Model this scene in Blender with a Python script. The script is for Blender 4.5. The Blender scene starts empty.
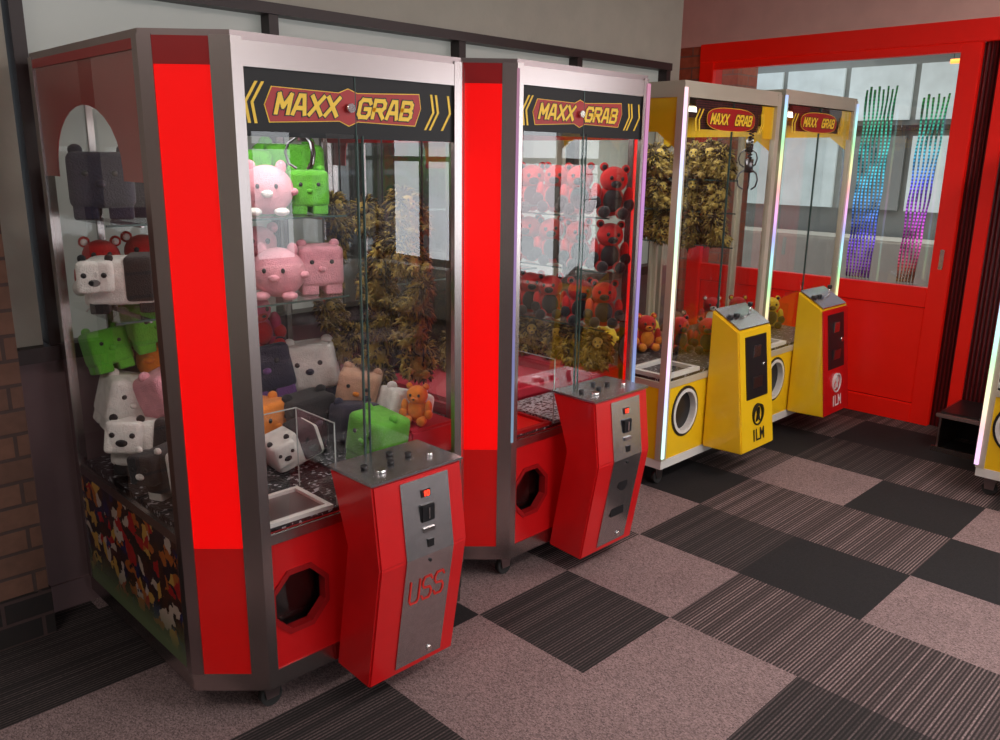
import bpy, bmesh, math, random
from mathutils import Vector, Matrix
random.seed(7)
S=bpy.context.scene
COL=S.collection
try:
    S.view_settings.view_transform='Standard'
    S.view_settings.look='None'
except Exception as e: print(e)

# ---------------------------------------------------------------- materials
def nt(name):
    m=bpy.data.materials.new(name); m.use_nodes=True
    t=m.node_tree; t.nodes.clear(); return m,t
def nd(t,ty,props=None,ins=None):
    n=t.nodes.new(ty)
    for k,v in (props or {}).items(): setattr(n,k,v)
    for k,v in (ins or {}).items():
        if isinstance(v,bpy.types.NodeSocket): t.links.new(v,n.inputs[k])
        else: n.inputs[k].default_value=v
    return n
def c4(c): return (c[0],c[1],c[2],1)
def mth(t,op,a,b=0.0,clamp=False):
    return nd(t,'ShaderNodeMath',{'operation':op,'use_clamp':clamp},{0:a,1:b}).outputs[0]
def mixc(t,f,a,b):
    n=nd(t,'ShaderNodeMix',{'data_type':'RGBA'})
    for i,v in ((0,f),(6,a),(7,b)):
        if isinstance(v,bpy.types.NodeSocket): t.links.new(v,n.inputs[i])
        else: n.inputs[i].default_value=c4(v) if isinstance(v,tuple) and len(v)==3 else v
    return n.outputs[2]
def ramp(t,f,lo,hi):
    r=nd(t,'ShaderNodeMapRange',None,{0:f,1:lo,2:hi}); return r.outputs[0]
def objco(t): return nd(t,'ShaderNodeTexCoord').outputs['Object']
def geopos(t): return nd(t,'ShaderNodeNewGeometry').outputs['Position']
def fin(t,bsdf):
    o=nd(t,'ShaderNodeOutputMaterial'); t.links.new(bsdf,o.inputs[0])
def pbr(name,col,rough=.5,metal=0,var=.12,vs=8,bump=0,bs=200,emit=0,ecol=None,coat=0,sheen=0):
    m,t=nt(name)
    co=objco(t)
    nz=nd(t,'ShaderNodeTexNoise',None,{'Vector':co,'Scale':vs,'Detail':4}).outputs[0]
    a=tuple(c*(1-var) for c in col); b=tuple(min(1,c*(1+var)) for c in col)
    cc=mixc(t,nz,a,b)
    p=nd(t,'ShaderNodeBsdfPrincipled',None,{'Base Color':cc,'Roughness':rough,'Metallic':metal})
    if coat: p.inputs['Coat Weight'].default_value=coat
    if sheen: p.inputs['Sheen Weight'].default_value=sheen
    if emit:
        p.inputs['Emission Color'].default_value=c4(ecol or col); p.inputs['Emission Strength'].default_value=emit
    if bump:
        n2=nd(t,'ShaderNodeTexNoise',None,{'Vector':co,'Scale':bs,'Detail':2}).outputs[0]
        bp=nd(t,'ShaderNodeBump',None,{'Strength':bump,'Height':n2,'Distance':.01}); t.links.new(bp.outputs[0],p.inputs['Normal'])
    fin(t,p.outputs[0]); return m

M={}
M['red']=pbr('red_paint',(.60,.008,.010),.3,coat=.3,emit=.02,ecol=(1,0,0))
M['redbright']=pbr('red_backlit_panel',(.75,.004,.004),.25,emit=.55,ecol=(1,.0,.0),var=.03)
M['reddark']=pbr('dark_red_paint',(.34,.006,.008),.35)
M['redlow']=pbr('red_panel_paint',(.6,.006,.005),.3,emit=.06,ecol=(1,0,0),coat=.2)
M['yellow']=pbr('yellow_paint',(.92,.58,.01),.35,coat=.3,var=.05)
M['yellowdim']=pbr('yellow_header_panel',(.55,.33,.01),.4,var=.05)
M['alu']=pbr('satin_aluminium',(.47,.415,.405),.26,1,var=.06,vs=3)
M['cream']=pbr('silver_cream_paint',(.60,.56,.45),.32,.3,var=.06)
M['steel']=pbr('stainless_plate',(.58,.57,.58),.26,1,var=.22,vs=50)
M['greymetal']=pbr('grey_metal_post',(.35,.29,.29),.3,1,var=.06,vs=3)
M['white']=pbr('white_plastic',(.75,.75,.72),.4)
M['black']=pbr('black_plastic',(.012,.012,.014),.35)
M['blackhole']=pbr('black_flap',(.006,.006,.007),.5)
M['chrome']=pbr('chrome',(.8,.8,.8),.12,1)
M['darkchrome']=pbr('dark_chrome',(.16,.16,.17),.3,1)
M['rubber']=pbr('black_rubber',(.02,.02,.02),.7)
M['frame']=pbr('dark_brown_window_frame',(.03,.014,.014),.45)
M['plaster']=pbr('painted_plaster',(.45,.415,.35),.8,bump=.1,bs=60)
M['plasterw']=pbr('pinkish_plaster_glow',(.74,.50,.45),.8,bump=.1,bs=60,emit=.025,ecol=(1,.25,.2))  # faint red emission paints the door's red glow onto the bulkhead
M['lowwall']=pbr('mauve_painted_wall',(.20,.125,.13),.7)
M['pane']=pbr('frosted_pane',(.44,.46,.43),.35,emit=.10,ecol=(.9,.93,.85),var=.14,vs=2)
M['ceil']=pbr('ceiling_paint',(.6,.6,.58),.9)
M['doorred']=pbr('red_door_paint_glow',(.74,.010,.008),.38,var=.08,emit=.13,ecol=(1,.01,0))  # red paint, with the warm glow at the door put in as emission
M['doorreddark']=pbr('red_door_groove',(.22,.004,.004),.5)
M['lettery']=pbr('yellow_lettering',(.80,.52,.03),.4,emit=.10,ecol=(1,.6,.05))
M['letterr']=pbr('red_lettering',(.36,.008,.010),.4,emit=.03,ecol=(1,.03,.02))
M['letteruss']=pbr('dark_red_lettering',(.60,.02,.015),.4,emit=.06,ecol=(1,.04,.02))
M['letterk']=pbr('black_lettering',(.01,.01,.01),.5)
M['letterw']=pbr('white_lettering',(.85,.85,.85),.5)
M['digit']=pbr('red_display_digits',(.5,0,0),.4,emit=3,ecol=(1,.05,.02))
M['seam']=pbr('glass_edge',(.05,.09,.08),.2)
M['acredge']=pbr('acrylic_edge',(.45,.52,.5),.2)
M['redcloth']=pbr('red_felt',(.50,.018,.045),.8,bump=.3,bs=300)

def glass(name,k=1.0,base=.045,tint=(.97,.98,.97)):
    m,t=nt(name)
    lw=nd(t,'ShaderNodeLayerWeight',None,{'Blend':.5}).outputs['Facing']
    p=mth(t,'POWER',lw,4.0)
    f=mth(t,'ADD',mth(t,'MULTIPLY',p,.8*k),base,True)
    tr=nd(t,'ShaderNodeBsdfTransparent',None,{'Color':c4(tint)})
    gl=nd(t,'ShaderNodeBsdfGlossy',None,{'Color':(1,1,1,1),'Roughness':.0})
    mx=nd(t,'ShaderNodeMixShader',None,{0:f,1:tr.outputs[0],2:gl.outputs[0]})
    fin(t,mx.outputs[0]); return m
M['glass']=glass('clear_glass',.9,.04)
M['frontglass']=glass('front_cabinet_glass',.9,.085,(.96,.97,.97))
M['darkglass']=glass('smoked_glass',.5,.04,(.16,.15,.15))
M['acrylic']=glass('clear_acrylic',.8,.05,(.9,.92,.92))
M['doorglass']=glass('door_glass',1.0,.09,(.74,.76,.76))

def deck(name,th):
    m,t=nt(name)
    co=objco(t)
    v=nd(t,'ShaderNodeTexVoronoi',None,{'Vector':co,'Scale':110})
    cc=nd(t,'ShaderNodeSeparateColor',None,{0:v.outputs['Color']}).outputs[0]
    f=mth(t,'GREATER_THAN',cc,th)
    c=mixc(t,f,(.012,.012,.015),(.45,.44,.47))
    b=nd(t,'ShaderNodeBump',None,{'Strength':.5,'Height':v.outputs['Distance'],'Distance':.01})
    p=nd(t,'ShaderNodeBsdfPrincipled',None,{'Base Color':c,'Roughness':.4,'Normal':b.outputs[0]})
    fin(t,p.outputs[0]); return m
M['deck']=deck('black_glitter_beads',.90)
M['chips']=deck('white_and_black_chips',.35)
def header():
    m,t=nt('header_halftone_print')
    co=objco(t)
    v=nd(t,'ShaderNodeTexVoronoi',None,{'Vector':co,'Scale':95,'Randomness':0.0})
    f=mth(t,'LESS_THAN',v.outputs['Distance'],.36)
    c=mixc(t,f,(.006,.006,.007),(.15,.03,.03))
    p=nd(t,'ShaderNodeBsdfPrincipled',None,{'Base Color':c,'Roughness':.45,'Specular IOR Level':.3})
    fin(t,p.outputs[0]); return m
M['header']=header()
def art():
    m,t=nt('colourful_abstract_print')
    co=objco(t)
    n=nd(t,'ShaderNodeTexNoise',None,{'Vector':co,'Scale':14,'Detail':5})
    cs=nd(t,'ShaderNodeVectorMath',{'operation':'SCALE'},{0:n.outputs['Color'],'Scale':.12}).outputs[0]
    cv=nd(t,'ShaderNodeVectorMath',{'operation':'ADD'},{0:co,1:cs}).outputs[0]
    v=nd(t,'ShaderNodeTexVoronoi',None,{'Vector':cv,'Scale':26})
    s=nd(t,'ShaderNodeSeparateColor',None,{0:v.outputs['Color']}).outputs[0]
    cr=nd(t,'ShaderNodeValToRGB',None,{0:s}); cr.color_ramp.interpolation='CONSTANT'
    cols=[(.02,.012,.012),(.36,.10,.02),(.05,.015,.012),(.5,.28,.06),(.34,.015,.015),(.03,.015,.02),(.45,.36,.3),(.06,.02,.01),(.02,.02,.09),(.02,.012,.01)]
    e=cr.color_ramp.elements
    while len(e)<len(cols): e.new(.5)
    for i,c in enumerate(cols): e[i].position=i/len(cols); e[i].color=c4(c)
    z=nd(t,'ShaderNodeSeparateXYZ',None,{0:co}).outputs[2]
    f=ramp(t,z,.03,.14)
    c=mixc(t,f,(.12,.16,.08),cr.outputs[0])
    p=nd(t,'ShaderNodeBsdfPrincipled',None,{'Base Color':c,'Roughness':.25})
    fin(t,p.outputs[0]); return m
M['art']=art()
def brick(name,c1,c2,mo,rot=0,emit=0):
    m,t=nt(name)
    g=nd(t,'ShaderNodeSeparateXYZ',None,{0:geopos(t)})
    xy=mth(t,'ADD',g.outputs[0],g.outputs[1])
    cv=nd(t,'ShaderNodeCombineXYZ',None,{0:xy,1:g.outputs[2],2:0.0}).outputs[0]
    b=nd(t,'ShaderNodeTexBrick',None,{'Vector':cv,'Color1':c4(c1),'Color2':c4(c2),'Mortar':c4(mo),'Scale':1.0,'Mortar Size':.006,'Brick Width':.23,'Row Height':.08})
    n=nd(t,'ShaderNodeTexNoise',None,{'Vector':cv,'Scale':25,'Detail':5}).outputs[0]
    c=mixc(t,mth(t,'MULTIPLY',n,.6),b.outputs[0],(.03,.015,.01))
    bp=nd(t,'ShaderNodeBump',None,{'Strength':.6,'Height':b.outputs[1],'Distance':-.01})
    p=nd(t,'ShaderNodeBsdfPrincipled',None,{'Base Color':c,'Roughness':.8,'Normal':bp.outputs[0]})
    fin(t,p.outputs[0]); return m
M['brick']=brick('brown_brick',(.22,.105,.068),(.15,.075,.052),(.08,.05,.045))
M['brickdark']=brick('black_painted_brick',(.008,.008,.009),(.012,.011,.012),(.07,.04,.04))
M['brickred']=brick('red_brick',(.75,.2,.1),(.6,.14,.08),(.4,.2,.15))
def rib_panel():
    m,t=nt('dark_red_ribbed_cladding')
    g=nd(t,'ShaderNodeSeparateXYZ',None,{0:geopos(t)})
    s=mth(t,'SINE',mth(t,'MULTIPLY',g.outputs[1],260.0))
    f=ramp(t,s,-1,1)
    c=mixc(t,f,(.035,.003,.004),(.17,.010,.014))
    bp=nd(t,'ShaderNodeBump',None,{'Strength':.8,'Height':s,'Distance':.01})
    p=nd(t,'ShaderNodeBsdfPrincipled',None,{'Base Color':c,'Roughness':.5,'Normal':bp.outputs[0]})
    fin(t,p.outputs[0]); return m
M['ribred']=rib_panel()
def carpet_plain(name,a,b,sc=260,lo=.36,hi=.66):
    m,t=nt(name); co=geopos(t)
    n=nd(t,'ShaderNodeTexNoise',None,{'Vector':co,'Scale':sc,'Detail':2,'Roughness':.9}).outputs[0]
    wv=nd(t,'ShaderNodeTexWhiteNoise',{'noise_dimensions':'2D'},{'Vector':nd(t,'ShaderNodeVectorMath',{'operation':'FLOOR'},{0:nd(t,'ShaderNodeMapping',None,{'Vector':co,'Scale':(300,170,1)}).outputs[0]}).outputs[0]}).outputs[0]
    f=mth(t,'ADD',mth(t,'MULTIPLY',ramp(t,n,lo,hi),.5),mth(t,'MULTIPLY',wv,.5),True)
    n2=nd(t,'ShaderNodeTexNoise',None,{'Vector':co,'Scale':4,'Detail':4}).outputs[0]
    c=mixc(t,f,a,b); c=mixc(t,mth(t,'MULTIPLY',n2,.35),c,tuple(x*.4 for x in a))
    p=nd(t,'ShaderNodeBsdfPrincipled',None,{'Base Color':c,'Roughness':.95})
    fin(t,p.outputs[0]); return m
def carpet_rib(name,a,b,ax):
    m,t=nt(name); co=geopos(t)
    g=nd(t,'ShaderNodeSeparateXYZ',None,{0:co})
    mp=nd(t,'ShaderNodeMapping',None,{'Vector':co,'Scale':(30,70,1)}).outputs[0]
    n=nd(t,'ShaderNodeTexNoise',None,{'Vector':mp,'Scale':3.5,'Detail':2,'Roughness':.8}).outputs[0]
    fr=84.0
    q=mth(t,'FLOOR',mth(t,'MULTIPLY',g.outputs[ax],fr))
    wn=nd(t,'ShaderNodeTexWhiteNoise',{'noise_dimensions':'1D'},{'W':q}).outputs[0]
    s=mth(t,'SINE',mth(t,'MULTIPLY',g.outputs[ax],fr*2*math.pi))
    f=ramp(t,s,-.6,1.0)
    f=mth(t,'MULTIPLY',f,mth(t,'ADD',mth(t,'MULTIPLY',wn,.8),.25))
    f=mth(t,'MULTIPLY',f,ramp(t,n,.22,.66),True)
    c=mixc(t,f,a,b)
    p=nd(t,'ShaderNodeBsdfPrincipled',None,{'Base Color':c,'Roughness':.95})
    fin(t,p.outputs[0]); return m
M['cl']=carpet_plain('carpet_light_speckle',(.045,.028,.028),(.48,.345,.34))
M['cd']=carpet_plain('carpet_black',(.003,.003,.004),(.018,.016,.018))
M['cr']=carpet_rib('carpet_ribbed',(.018,.012,.012),(.40,.29,.285),1)
M['ck']=carpet_rib('carpet_dark_ribbed',(.007,.006,.006),(.15,.11,.11),1)

def led(name,strength,hs,h0,sat,dots=False,sm=42.0):
    m,t=nt(name)
    g=nd(t,'ShaderNodeSeparateXYZ',None,{0:geopos(t)})
    h=mth(t,'FRACT',mth(t,'ADD',mth(t,'MULTIPLY',g.outputs[2],hs),h0))
    c=nd(t,'ShaderNodeCombineColor',{'mode':'HSV'},{0:h,1:sat,2:1.0}).outputs[0]
    e=nd(t,'ShaderNodeEmission',None,{0:c,1:strength})
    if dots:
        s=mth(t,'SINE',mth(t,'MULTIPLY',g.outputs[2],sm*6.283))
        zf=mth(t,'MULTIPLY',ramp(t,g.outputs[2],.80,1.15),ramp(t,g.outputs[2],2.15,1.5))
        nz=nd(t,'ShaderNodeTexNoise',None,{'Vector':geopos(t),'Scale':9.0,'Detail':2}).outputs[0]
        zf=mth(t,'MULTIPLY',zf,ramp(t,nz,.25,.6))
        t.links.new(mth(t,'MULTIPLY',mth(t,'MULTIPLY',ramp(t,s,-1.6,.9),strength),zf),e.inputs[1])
    fin(t,e.outputs[0]); return m
M['ledwhite']=led('led_white_shifting',1.35,.9,.25,.32)
M['ledpurple']=led('led_purple_blue',.42,.28,.42,.5)
M['ledpurple2']=led('led_purple_edge',.65,.28,.42,.55)
M['ledmulti']=led('led_multicolour',1.15,1.3,.12,.5)
M['ledpink']=led('led_shifting_pink',1.3,1.0,.65,.4)
M['ledreflect1']=led('led_reflection_blue_green',1.7,-.34,1.06,.85,True,46)  # stands in for machine LEDs mirrored in the door glass
M['ledreflect2']=led('led_reflection_rainbow',1.7,-.62,1.58,.85,True,46)
M['lamp']=pbr('fill_diffuser',(.9,.9,.9),.5,emit=6,ecol=(1,.95,.9),var=0)
M['lampin']=pbr('cabinet_lamp',(.9,.9,.9),.5,emit=3,ecol=(1,.97,.95),var=0)
M['streakorange']=pbr('orange_streak_glow',(.9,.3,.05),.5,emit=4,ecol=(1,.25,.04),var=0)

def plushmat(name,c): return pbr(name,c,.95,var=.3,vs=40,bump=.5,bs=260,sheen=.15)
PC={'green':(.11,.46,.03),'pink':(.72,.32,.38),'navy':(.018,.018,.042),'white':(.75,.74,.70),'black':(.010,.010,.012),
 'gold':(.21,.145,.028),'golddark':(.06,.036,.010),'red':(.46,.010,.01),'orange':(.8,.24,.02),'cream':(.58,.34,.22),
 'yellow':(.85,.56,.03),'tan':(.36,.26,.055),'purple':(.14,.06,.22),'hotpink':(.5,.05,.14),'brown':(.16,.07,.03),'teal':(.05,.3,.35)}
PM={k:plushmat('plush_'+k,v) for k,v in PC.items()}

# ---------------------------------------------------------------- mesh helpers
def link(o,parent=None):
    COL.objects.link(o)
    if parent is not None: o.parent=parent
    return o
def from_bm(bm,name,mats,parent=None,loc=(0,0,0),smooth=False):
    me=bpy.data.meshes.new(name); bmesh.ops.recalc_face_normals(bm,faces=bm.faces); bm.to_mesh(me); bm.free()
    for m in (mats if isinstance(mats,(list,tuple)) else [mats]): me.materials.append(m)
    if smooth:
        for p in me.polygons: p.use_smooth=True
    o=bpy.data.objects.new(name,me); o.location=loc
    return link(o,parent)
def box(name,a,b,mat,parent=None,bevel=0):
    c=Vector(((a[0]+b[0])/2,(a[1]+b[1])/2,min(a[2],b[2])))
    bm=bmesh.new(); bmesh.ops.create_cube(bm,size=1)
    sx,sy,sz=[abs(b[i]-a[i]) for i in range(3)]
    for v in bm.verts: v.co=Vector((v.co.x*sx,v.co.y*sy,(v.co.z+.5)*sz))
    if bevel: bmesh.ops.bevel(bm,geom=bm.edges[:],offset=bevel,segments=2,affect='EDGES')
    return from_bm(bm,name,mat,parent,c)
AX={'z':lambda p,h:(p[0],p[1],h),'x':lambda p,h:(h,p[0],p[1]),'y':lambda p,h:(p[0],h,p[1])}
def prism(name,pts,h0,h1,mat,parent=None,axis='z',bevel=0,hole=None):
    f=AX[axis]; bm=bmesh.new()
    if hole is None:
        vs=[bm.verts.new(f(p,h0)) for p in pts]; face=bm.faces.new(vs); fs=[face]
    else:
        es=[]
        for loop in (pts,hole):
            vs=[bm.verts.new(f(p,h0)) for p in loop]
            for i in range(len(vs)): es.append(bm.edges.new((vs[i],vs[(i+1)%len(vs)])))
        bmesh.ops.triangle_fill(bm,use_beauty=True,use_dissolve=False,edges=es)
        fs=bm.faces[:]
    r=bmesh.ops.extrude_face_region(bm,geom=fs)
    d=Vector(f((0,0),h1-h0))
    bmesh.ops.translate(bm,vec=d,verts=[g for g in r['geom'] if isinstance(g,bmesh.types.BMVert)])
    if bevel: bmesh.ops.bevel(bm,geom=bm.edges[:],offset=bevel,segments=2,affect='EDGES')
    xs=[v.co for v in bm.verts]
    c=Vector(((min(v.x for v in xs)+max(v.x for v in xs))/2,(min(v.y for v in xs)+max(v.y for v in xs))/2,min(v.z for v in xs)))
    for v in bm.verts: v.co-=c
    return from_bm(bm,name,mat,parent,c)
def quad(name,p,q,z0,z1,mat,parent=None):
    c=Vector(((p[0]+q[0])/2,(p[1]+q[1])/2,z0)); bm=bmesh.new()
    vs=[bm.verts.new(Vector(x)-c) for x in ((p[0],p[1],z0),(q[0],q[1],z0),(q[0],q[1],z1),(p[0],p[1],z1))]
    bm.faces.new(vs)
    return from_bm(bm,name,mat,parent,c)
def hquad(name,x0,x1,y0,y1,z,mat,parent=None):
    c=Vector(((x0+x1)/2,(y0+y1)/2,z)); bm=bmesh.new()
    vs=[bm.verts.new(Vector(x)-c) for x in ((x0,y0,z),(x1,y0,z),(x1,y1,z),(x0,y1,z))]
    bm.faces.new(vs)
    return from_bm(bm,name,mat,parent,c)
def vpanel(name,p,q,z0,z1,mat,parent=None,th=.012,out=0.0):
    p=Vector(p);q=Vector(q);d=(q-p).normalized();n=Vector((d.y,-d.x))
    p2=p+n*out;q2=q+n*out
    return prism(name,[p2,q2,q2-n*th,p2-n*th],z0,z1,mat,parent)
def cornerpost(name,P,A,B,a,b,z0,z1,mat,parent,th=.014,out=.004):
    P=Vector(P);A=Vector(A).normalized();B=Vector(B).normalized()
    nB=Vector((B.y,-B.x)); nA=Vector((-A.y,A.x))
    bis=(nA+nB); bis=bis/ (bis.dot(nB))
    Po=P+bis*out; Pi=P-bis*th
    return prism(name,[Po,P+B*b+nB*out,P+B*b-nB*th,Pi,P+A*a-nA*th,P+A*a+nA*out],z0,z1,mat,parent)
def cyl(name,c,r,h,mat,parent=None,axis='z',seg=24,r2=None,smooth=True):
    bm=bmesh.new(); bmesh.ops.create_cone(bm,cap_ends=True,segments=seg,radius1=r,radius2=r if r2 is None else r2,depth=h)
    R={'z':Matrix(),'y':Matrix.Rotation(math.radians(90),4,'X'),'x':Matrix.Rotation(math.radians(90),4,'Y')}[axis]
    for v in bm.verts: v.co=R@v.co
    o=from_bm(bm,name,mat,parent,c)
    if smooth:
        for p in o.data.polygons: p.use_smooth=len(p.vertices)==4
    return o
def tube(name,pts,r,mat,parent=None,loc=(0,0,0)):
    cu=bpy.data.curves.new(name,'CURVE'); cu.dimensions='3D'; cu.bevel_depth=r; cu.bevel_resolution=2; cu.use_fill_caps=True
    sp=cu.splines.new('POLY'); sp.points.add(len(pts)-1)
    for i,p in enumerate(pts): sp.points[i].co=(*p,1)
    tmp=bpy.data.objects.new('t',cu); COL.objects.link(tmp)
    dg=bpy.context.evaluated_depsgraph_get(); me=bpy.data.meshes.new_from_object(tmp.evaluated_get(dg))
    bpy.data.objects.remove(tmp); me.materials.clear(); me.materials.append(mat); me.name=name
    for p in me.polygons: p.use_smooth=True
    o=bpy.data.objects.new(name,me); o.location=loc
    return link(o,parent)
GL={'M':[[(0,0),(0,1),(.5,.35),(1,1),(1,0)]],'A':[[(0,0),(.32,1),(.68,1),(1,0)],[(.15,.32),(.85,.32)]],
'X':[[(0,0),(1,1)],[(0,1),(1,0)]],'G':[[(1,.82),(.82,1),(.18,1),(0,.82),(0,.18),(.18,0),(.82,0),(1,.18),(1,.48),(.55,.48)]],
'R':[[(0,0),(0,1),(.8,1),(1,.84),(1,.62),(.8,.46),(0,.46)],[(.5,.46),(1,0)]],
'B':[[(0,0),(0,1),(.78,1),(.95,.86),(.95,.68),(.78,.53),(0,.53)],[(.78,.53),(1,.38),(1,.15),(.82,0),(0,0)]],
'U':[[(0,1),(0,.16),(.18,0),(.82,0),(1,.16),(1,1)]],
'S':[[(1,.84),(.82,1),(.18,1),(0,.84),(0,.66),(.18,.52),(.82,.48),(1,.34),(1,.16),(.82,0),(.18,0),(0,.16)]],
'I':[[(.5,0),(.5,1)]],'L':[[(0,1),(0,0),(1,0)]],'1':[[(.3,.8),(.55,1),(.55,0)]],'0':[[(.2,0),(0,.2),(0,.8),(.2,1),(.8,1),(1,.8),(1,.2),(.8,0),(.2,0)]]}
def letters(name,word,wd,ht,th,mat,loc,parent,tilt=0,shear=0,depth=.001,gap=.35):
    n=len(word); cw=wd/(n+gap*(n-1)); bm=bmesh.new(); x0=-wd/2; layer=0
    for i,chx in enumerate(word):
        for line in GL[chx]:
            P=[Vector((x0+i*cw*(1+gap)+p[0]*cw,(p[1]-.5)*ht)) for p in line]
            for a,b in zip(P[:-1],P[1:]):
                d=(b-a).normalized(); nn=Vector((-d.y,d.x))*th/2; a2=a-d*th*.42; b2=b+d*th*.42
                layer+=1; off=-depth-(layer%5)*.00004
                q=[a2+nn,b2+nn,b2-nn,a2-nn]
                f=[bm.verts.new((v.x+shear*v.y,off,v.y)) for v in q]
                g=[bm.verts.new((v.x+shear*v.y,0,v.y)) for v in q]
                bm.faces.new(f)
                for k in range(4): bm.faces.new((f[k],f[(k+1)%4],g[(k+1)%4],g[k]))
    o=from_bm(bm,name,mat,parent,loc); o.rotation_euler=(tilt,0,0); return o
def empty(name,loc,rz=0):
    e=bpy.data.objects.new(name,None); e.empty_display_size=.2; e.location=loc; e.rotation_euler=(0,0,rz)
    return link(e)
def top(o,label,cat,kind=None,group=None):
    o['label']=label; o['category']=cat
    if kind: o['kind']=kind
    if group: o['group']=group
    return o
def st(o,label,cat): return top(o,label,cat,'structure')
def area(name,loc,rot,sx,sy,e,col=(1,1,1),parent=None):
    l=bpy.data.lights.new(name,'AREA'); l.shape='RECTANGLE'; l.size=sx; l.size_y=sy; l.energy=e; l.color=col
    o=bpy.data.objects.new(name,l); o.location=loc; o.rotation_euler=rot
    return link(o,parent)

# ---------------------------------------------------------------- room
T=.486; GX=1.86; GY=1.47
tiles={(0,0):'ck',(1,0):'cl',(2,0):'ck',(3,0):'cr',(4,0):'cl',(5,0):'ck',(6,0):'cd',(7,0):'cr',
(-1,-1):'cl',(0,-1):'cl',(1,-1):'cr',(2,-1):'cd',(3,-1):'cr',(4,-1):'cd',(5,-1):'cr',(6,-1):'cd',
(0,-2):'ck',(1,-2):'cr',(2,-2):'cl',(3,-2):'cd',(4,-2):'cl',(5,-2):'ck',
(-1,0):'cl',(-2,0):'ck',(0,1):'cl',(1,1):'cr',(2,1):'cl',(3,1):'cd',(4,1):'cr',(5,1):'cd',(6,1):'cr',
(-3,1):'cl',(-3,2):'ck',(-4,2):'ck',(-2,1):'cl',(-1,1):'cd',(-4,1):'ck',(-2,-1):'cr',(-3,0):'cr'}
keys=['cl','cd','cr','ck']
bm=bmesh.new()
i0,i1,j0,j1=-10,18,-12,5
vv={}
def V(i,j):
    if (i,j) not in vv: vv[(i,j)]=bm.verts.new((GX+i*T,GY+j*T,0))
    return vv[(i,j)]
rr=random.Random(3)
for i in range(i0,i1):
    for j in range(j0,j1):
        f=bm.faces.new((V(i,j),V(i+1,j),V(i+1,j+1),V(i,j+1)))
        k=tiles.get((i,j)) or rr.choice(['cl','cr','ck','cd','cr'])
        f.material_index=keys.index(k)
fl=from_bm(bm,'floor',[M[k] for k in keys]); st(fl,'patchwork carpet tiles in black, ribbed and speckled mauve grey','floor')
YW=3.02; XE=5.45; CZ=2.9; XC=4.50
st(box('ceiling',(-3,-3.6,CZ),(10.5,3.85,CZ+.1),M['ceil']),'plain off-white ceiling','ceiling')
st(box('wall_north',(.70,YW,0),(XC,YW+.15,.95),M['lowwall']),'mauve painted low wall under the windows','wall')
st(box('wall_north',(.70,YW,2.15),(XC,YW+.15,CZ),M['plaster']),'grey painted plaster wall above the windows','wall')
st(box('wall_north',(.70,YW,.95),(.84,YW+.15,2.15),M['plaster']),'narrow grey plaster pier beside the window','wall')
st(box('wall_north',(4.38,YW,.95),(XC,YW+.15,2.15),M['plaster']),'narrow grey plaster pier beside the window','wall')
st(box('wall_north',(XC-.15,YW+.15,0),(XC,3.80,CZ),M['plaster']),'grey plaster return wall beside the recess','wall')
st(box('wall_north',(XC,3.70,0),(XE,3.85,CZ),M['brickred']),'red brick wall closing the recess','wall')
st(box('baseboard_north',(.70,YW-.012,0),(XC,YW-.0005,.10),M['lowwall']),'mauve painted skirting board','skirting board')
st(box('wall_west',(-3,2.88,.17),(.725,3.17,1.42),M['brick']),'brown brick pier beside the window wall','wall')
st(box('wall_west',(-3,2.90,1.42),(.70,3.17,CZ),M['plaster']),'painted plaster wall above the brick pier','wall')
st(box('wall_west',(-3,2.87,0),(.73,3.17,.17),M['brickdark']),'black painted lower courses of the brick pier','wall')
st(box('wall_west',(-3.15,-3.6,0),(-3,3.1,CZ),M['plaster']),'plain plaster side wall','wall')
mull=[.875,1.76,2.72,3.55,4.36]
w=empty('window_1',(2.57,YW+.05,.95)); st(w,'row of dark framed frosted windows above the low wall','window')
def WL(a): return (a[0]-2.57,a[1]-YW-.05,a[2]-.95)
box('window_frame',WL((.84,YW-.03,2.11)),WL((4.38,YW+.08,2.15)),M['frame'],w)
box('window_sill',WL((.70,YW-.05,.92)),WL((4.38,YW+.08,.97)),M['frame'],w)
for x in mull:
    box('mullion',WL((x-.02,YW-.02,.97)),WL((x+.02,YW+.08,2.11)),M['frame'],w)
for a,b in zip(mull[:-1],mull[1:]):
    box('frosted_pane',WL((a+.02,YW+.04,.97)),WL((b-.02,YW+.05,2.11)),M['pane'],w)
# east wall
st(box('wall_east',(XE-.03,-3.6,2.38),(XE+.15,3.70,CZ),M['plasterw']),'pinkish painted bulkhead over the red door','wall')
st(box('wall_east',(XE-.02,3.47,0),(XE+.15,3.70,2.38),M['brickred']),'strip of red brick beside the door','wall')
st(box('wall_east',(XE,-.2,0),(XE+.15,1.56,2.38),M['ribred']),'dark red vertically ribbed cladding','wall')
st(box('wall_east',(XE,-3.6,0),(XE+.15,-.2,.5),M['plaster']),'low plaster wall under shopfront window','wall')
st(box('wall_south',(-3,-3.75,0),(10.5,-3.6,.5),M['plaster']),'low plaster wall under shopfront window','wall')
st(box('wall_south',(-3,-3.75,2.5),(10.5,-3.6,CZ),M['plaster']),'plaster band over shopfront window','wall')
w2=empty('window_2',(XE+.05,-1.9,.5)); st(w2,'dark framed shopfront window','window')
for y in (-3.5,-2.75,-2.0,-1.25,-.25):
    box('mullion',(0,y+1.9-.03,0),(.08,y+1.9+.03,1.88),M['frame'],w2)
box('transom',(0,-1.6,1.05),(.08,1.6,1.10),M['frame'],w2)
w3=empty('window_3',(1,-3.68,.5)); st(w3,'dark framed shopfront window wall','window')
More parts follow.
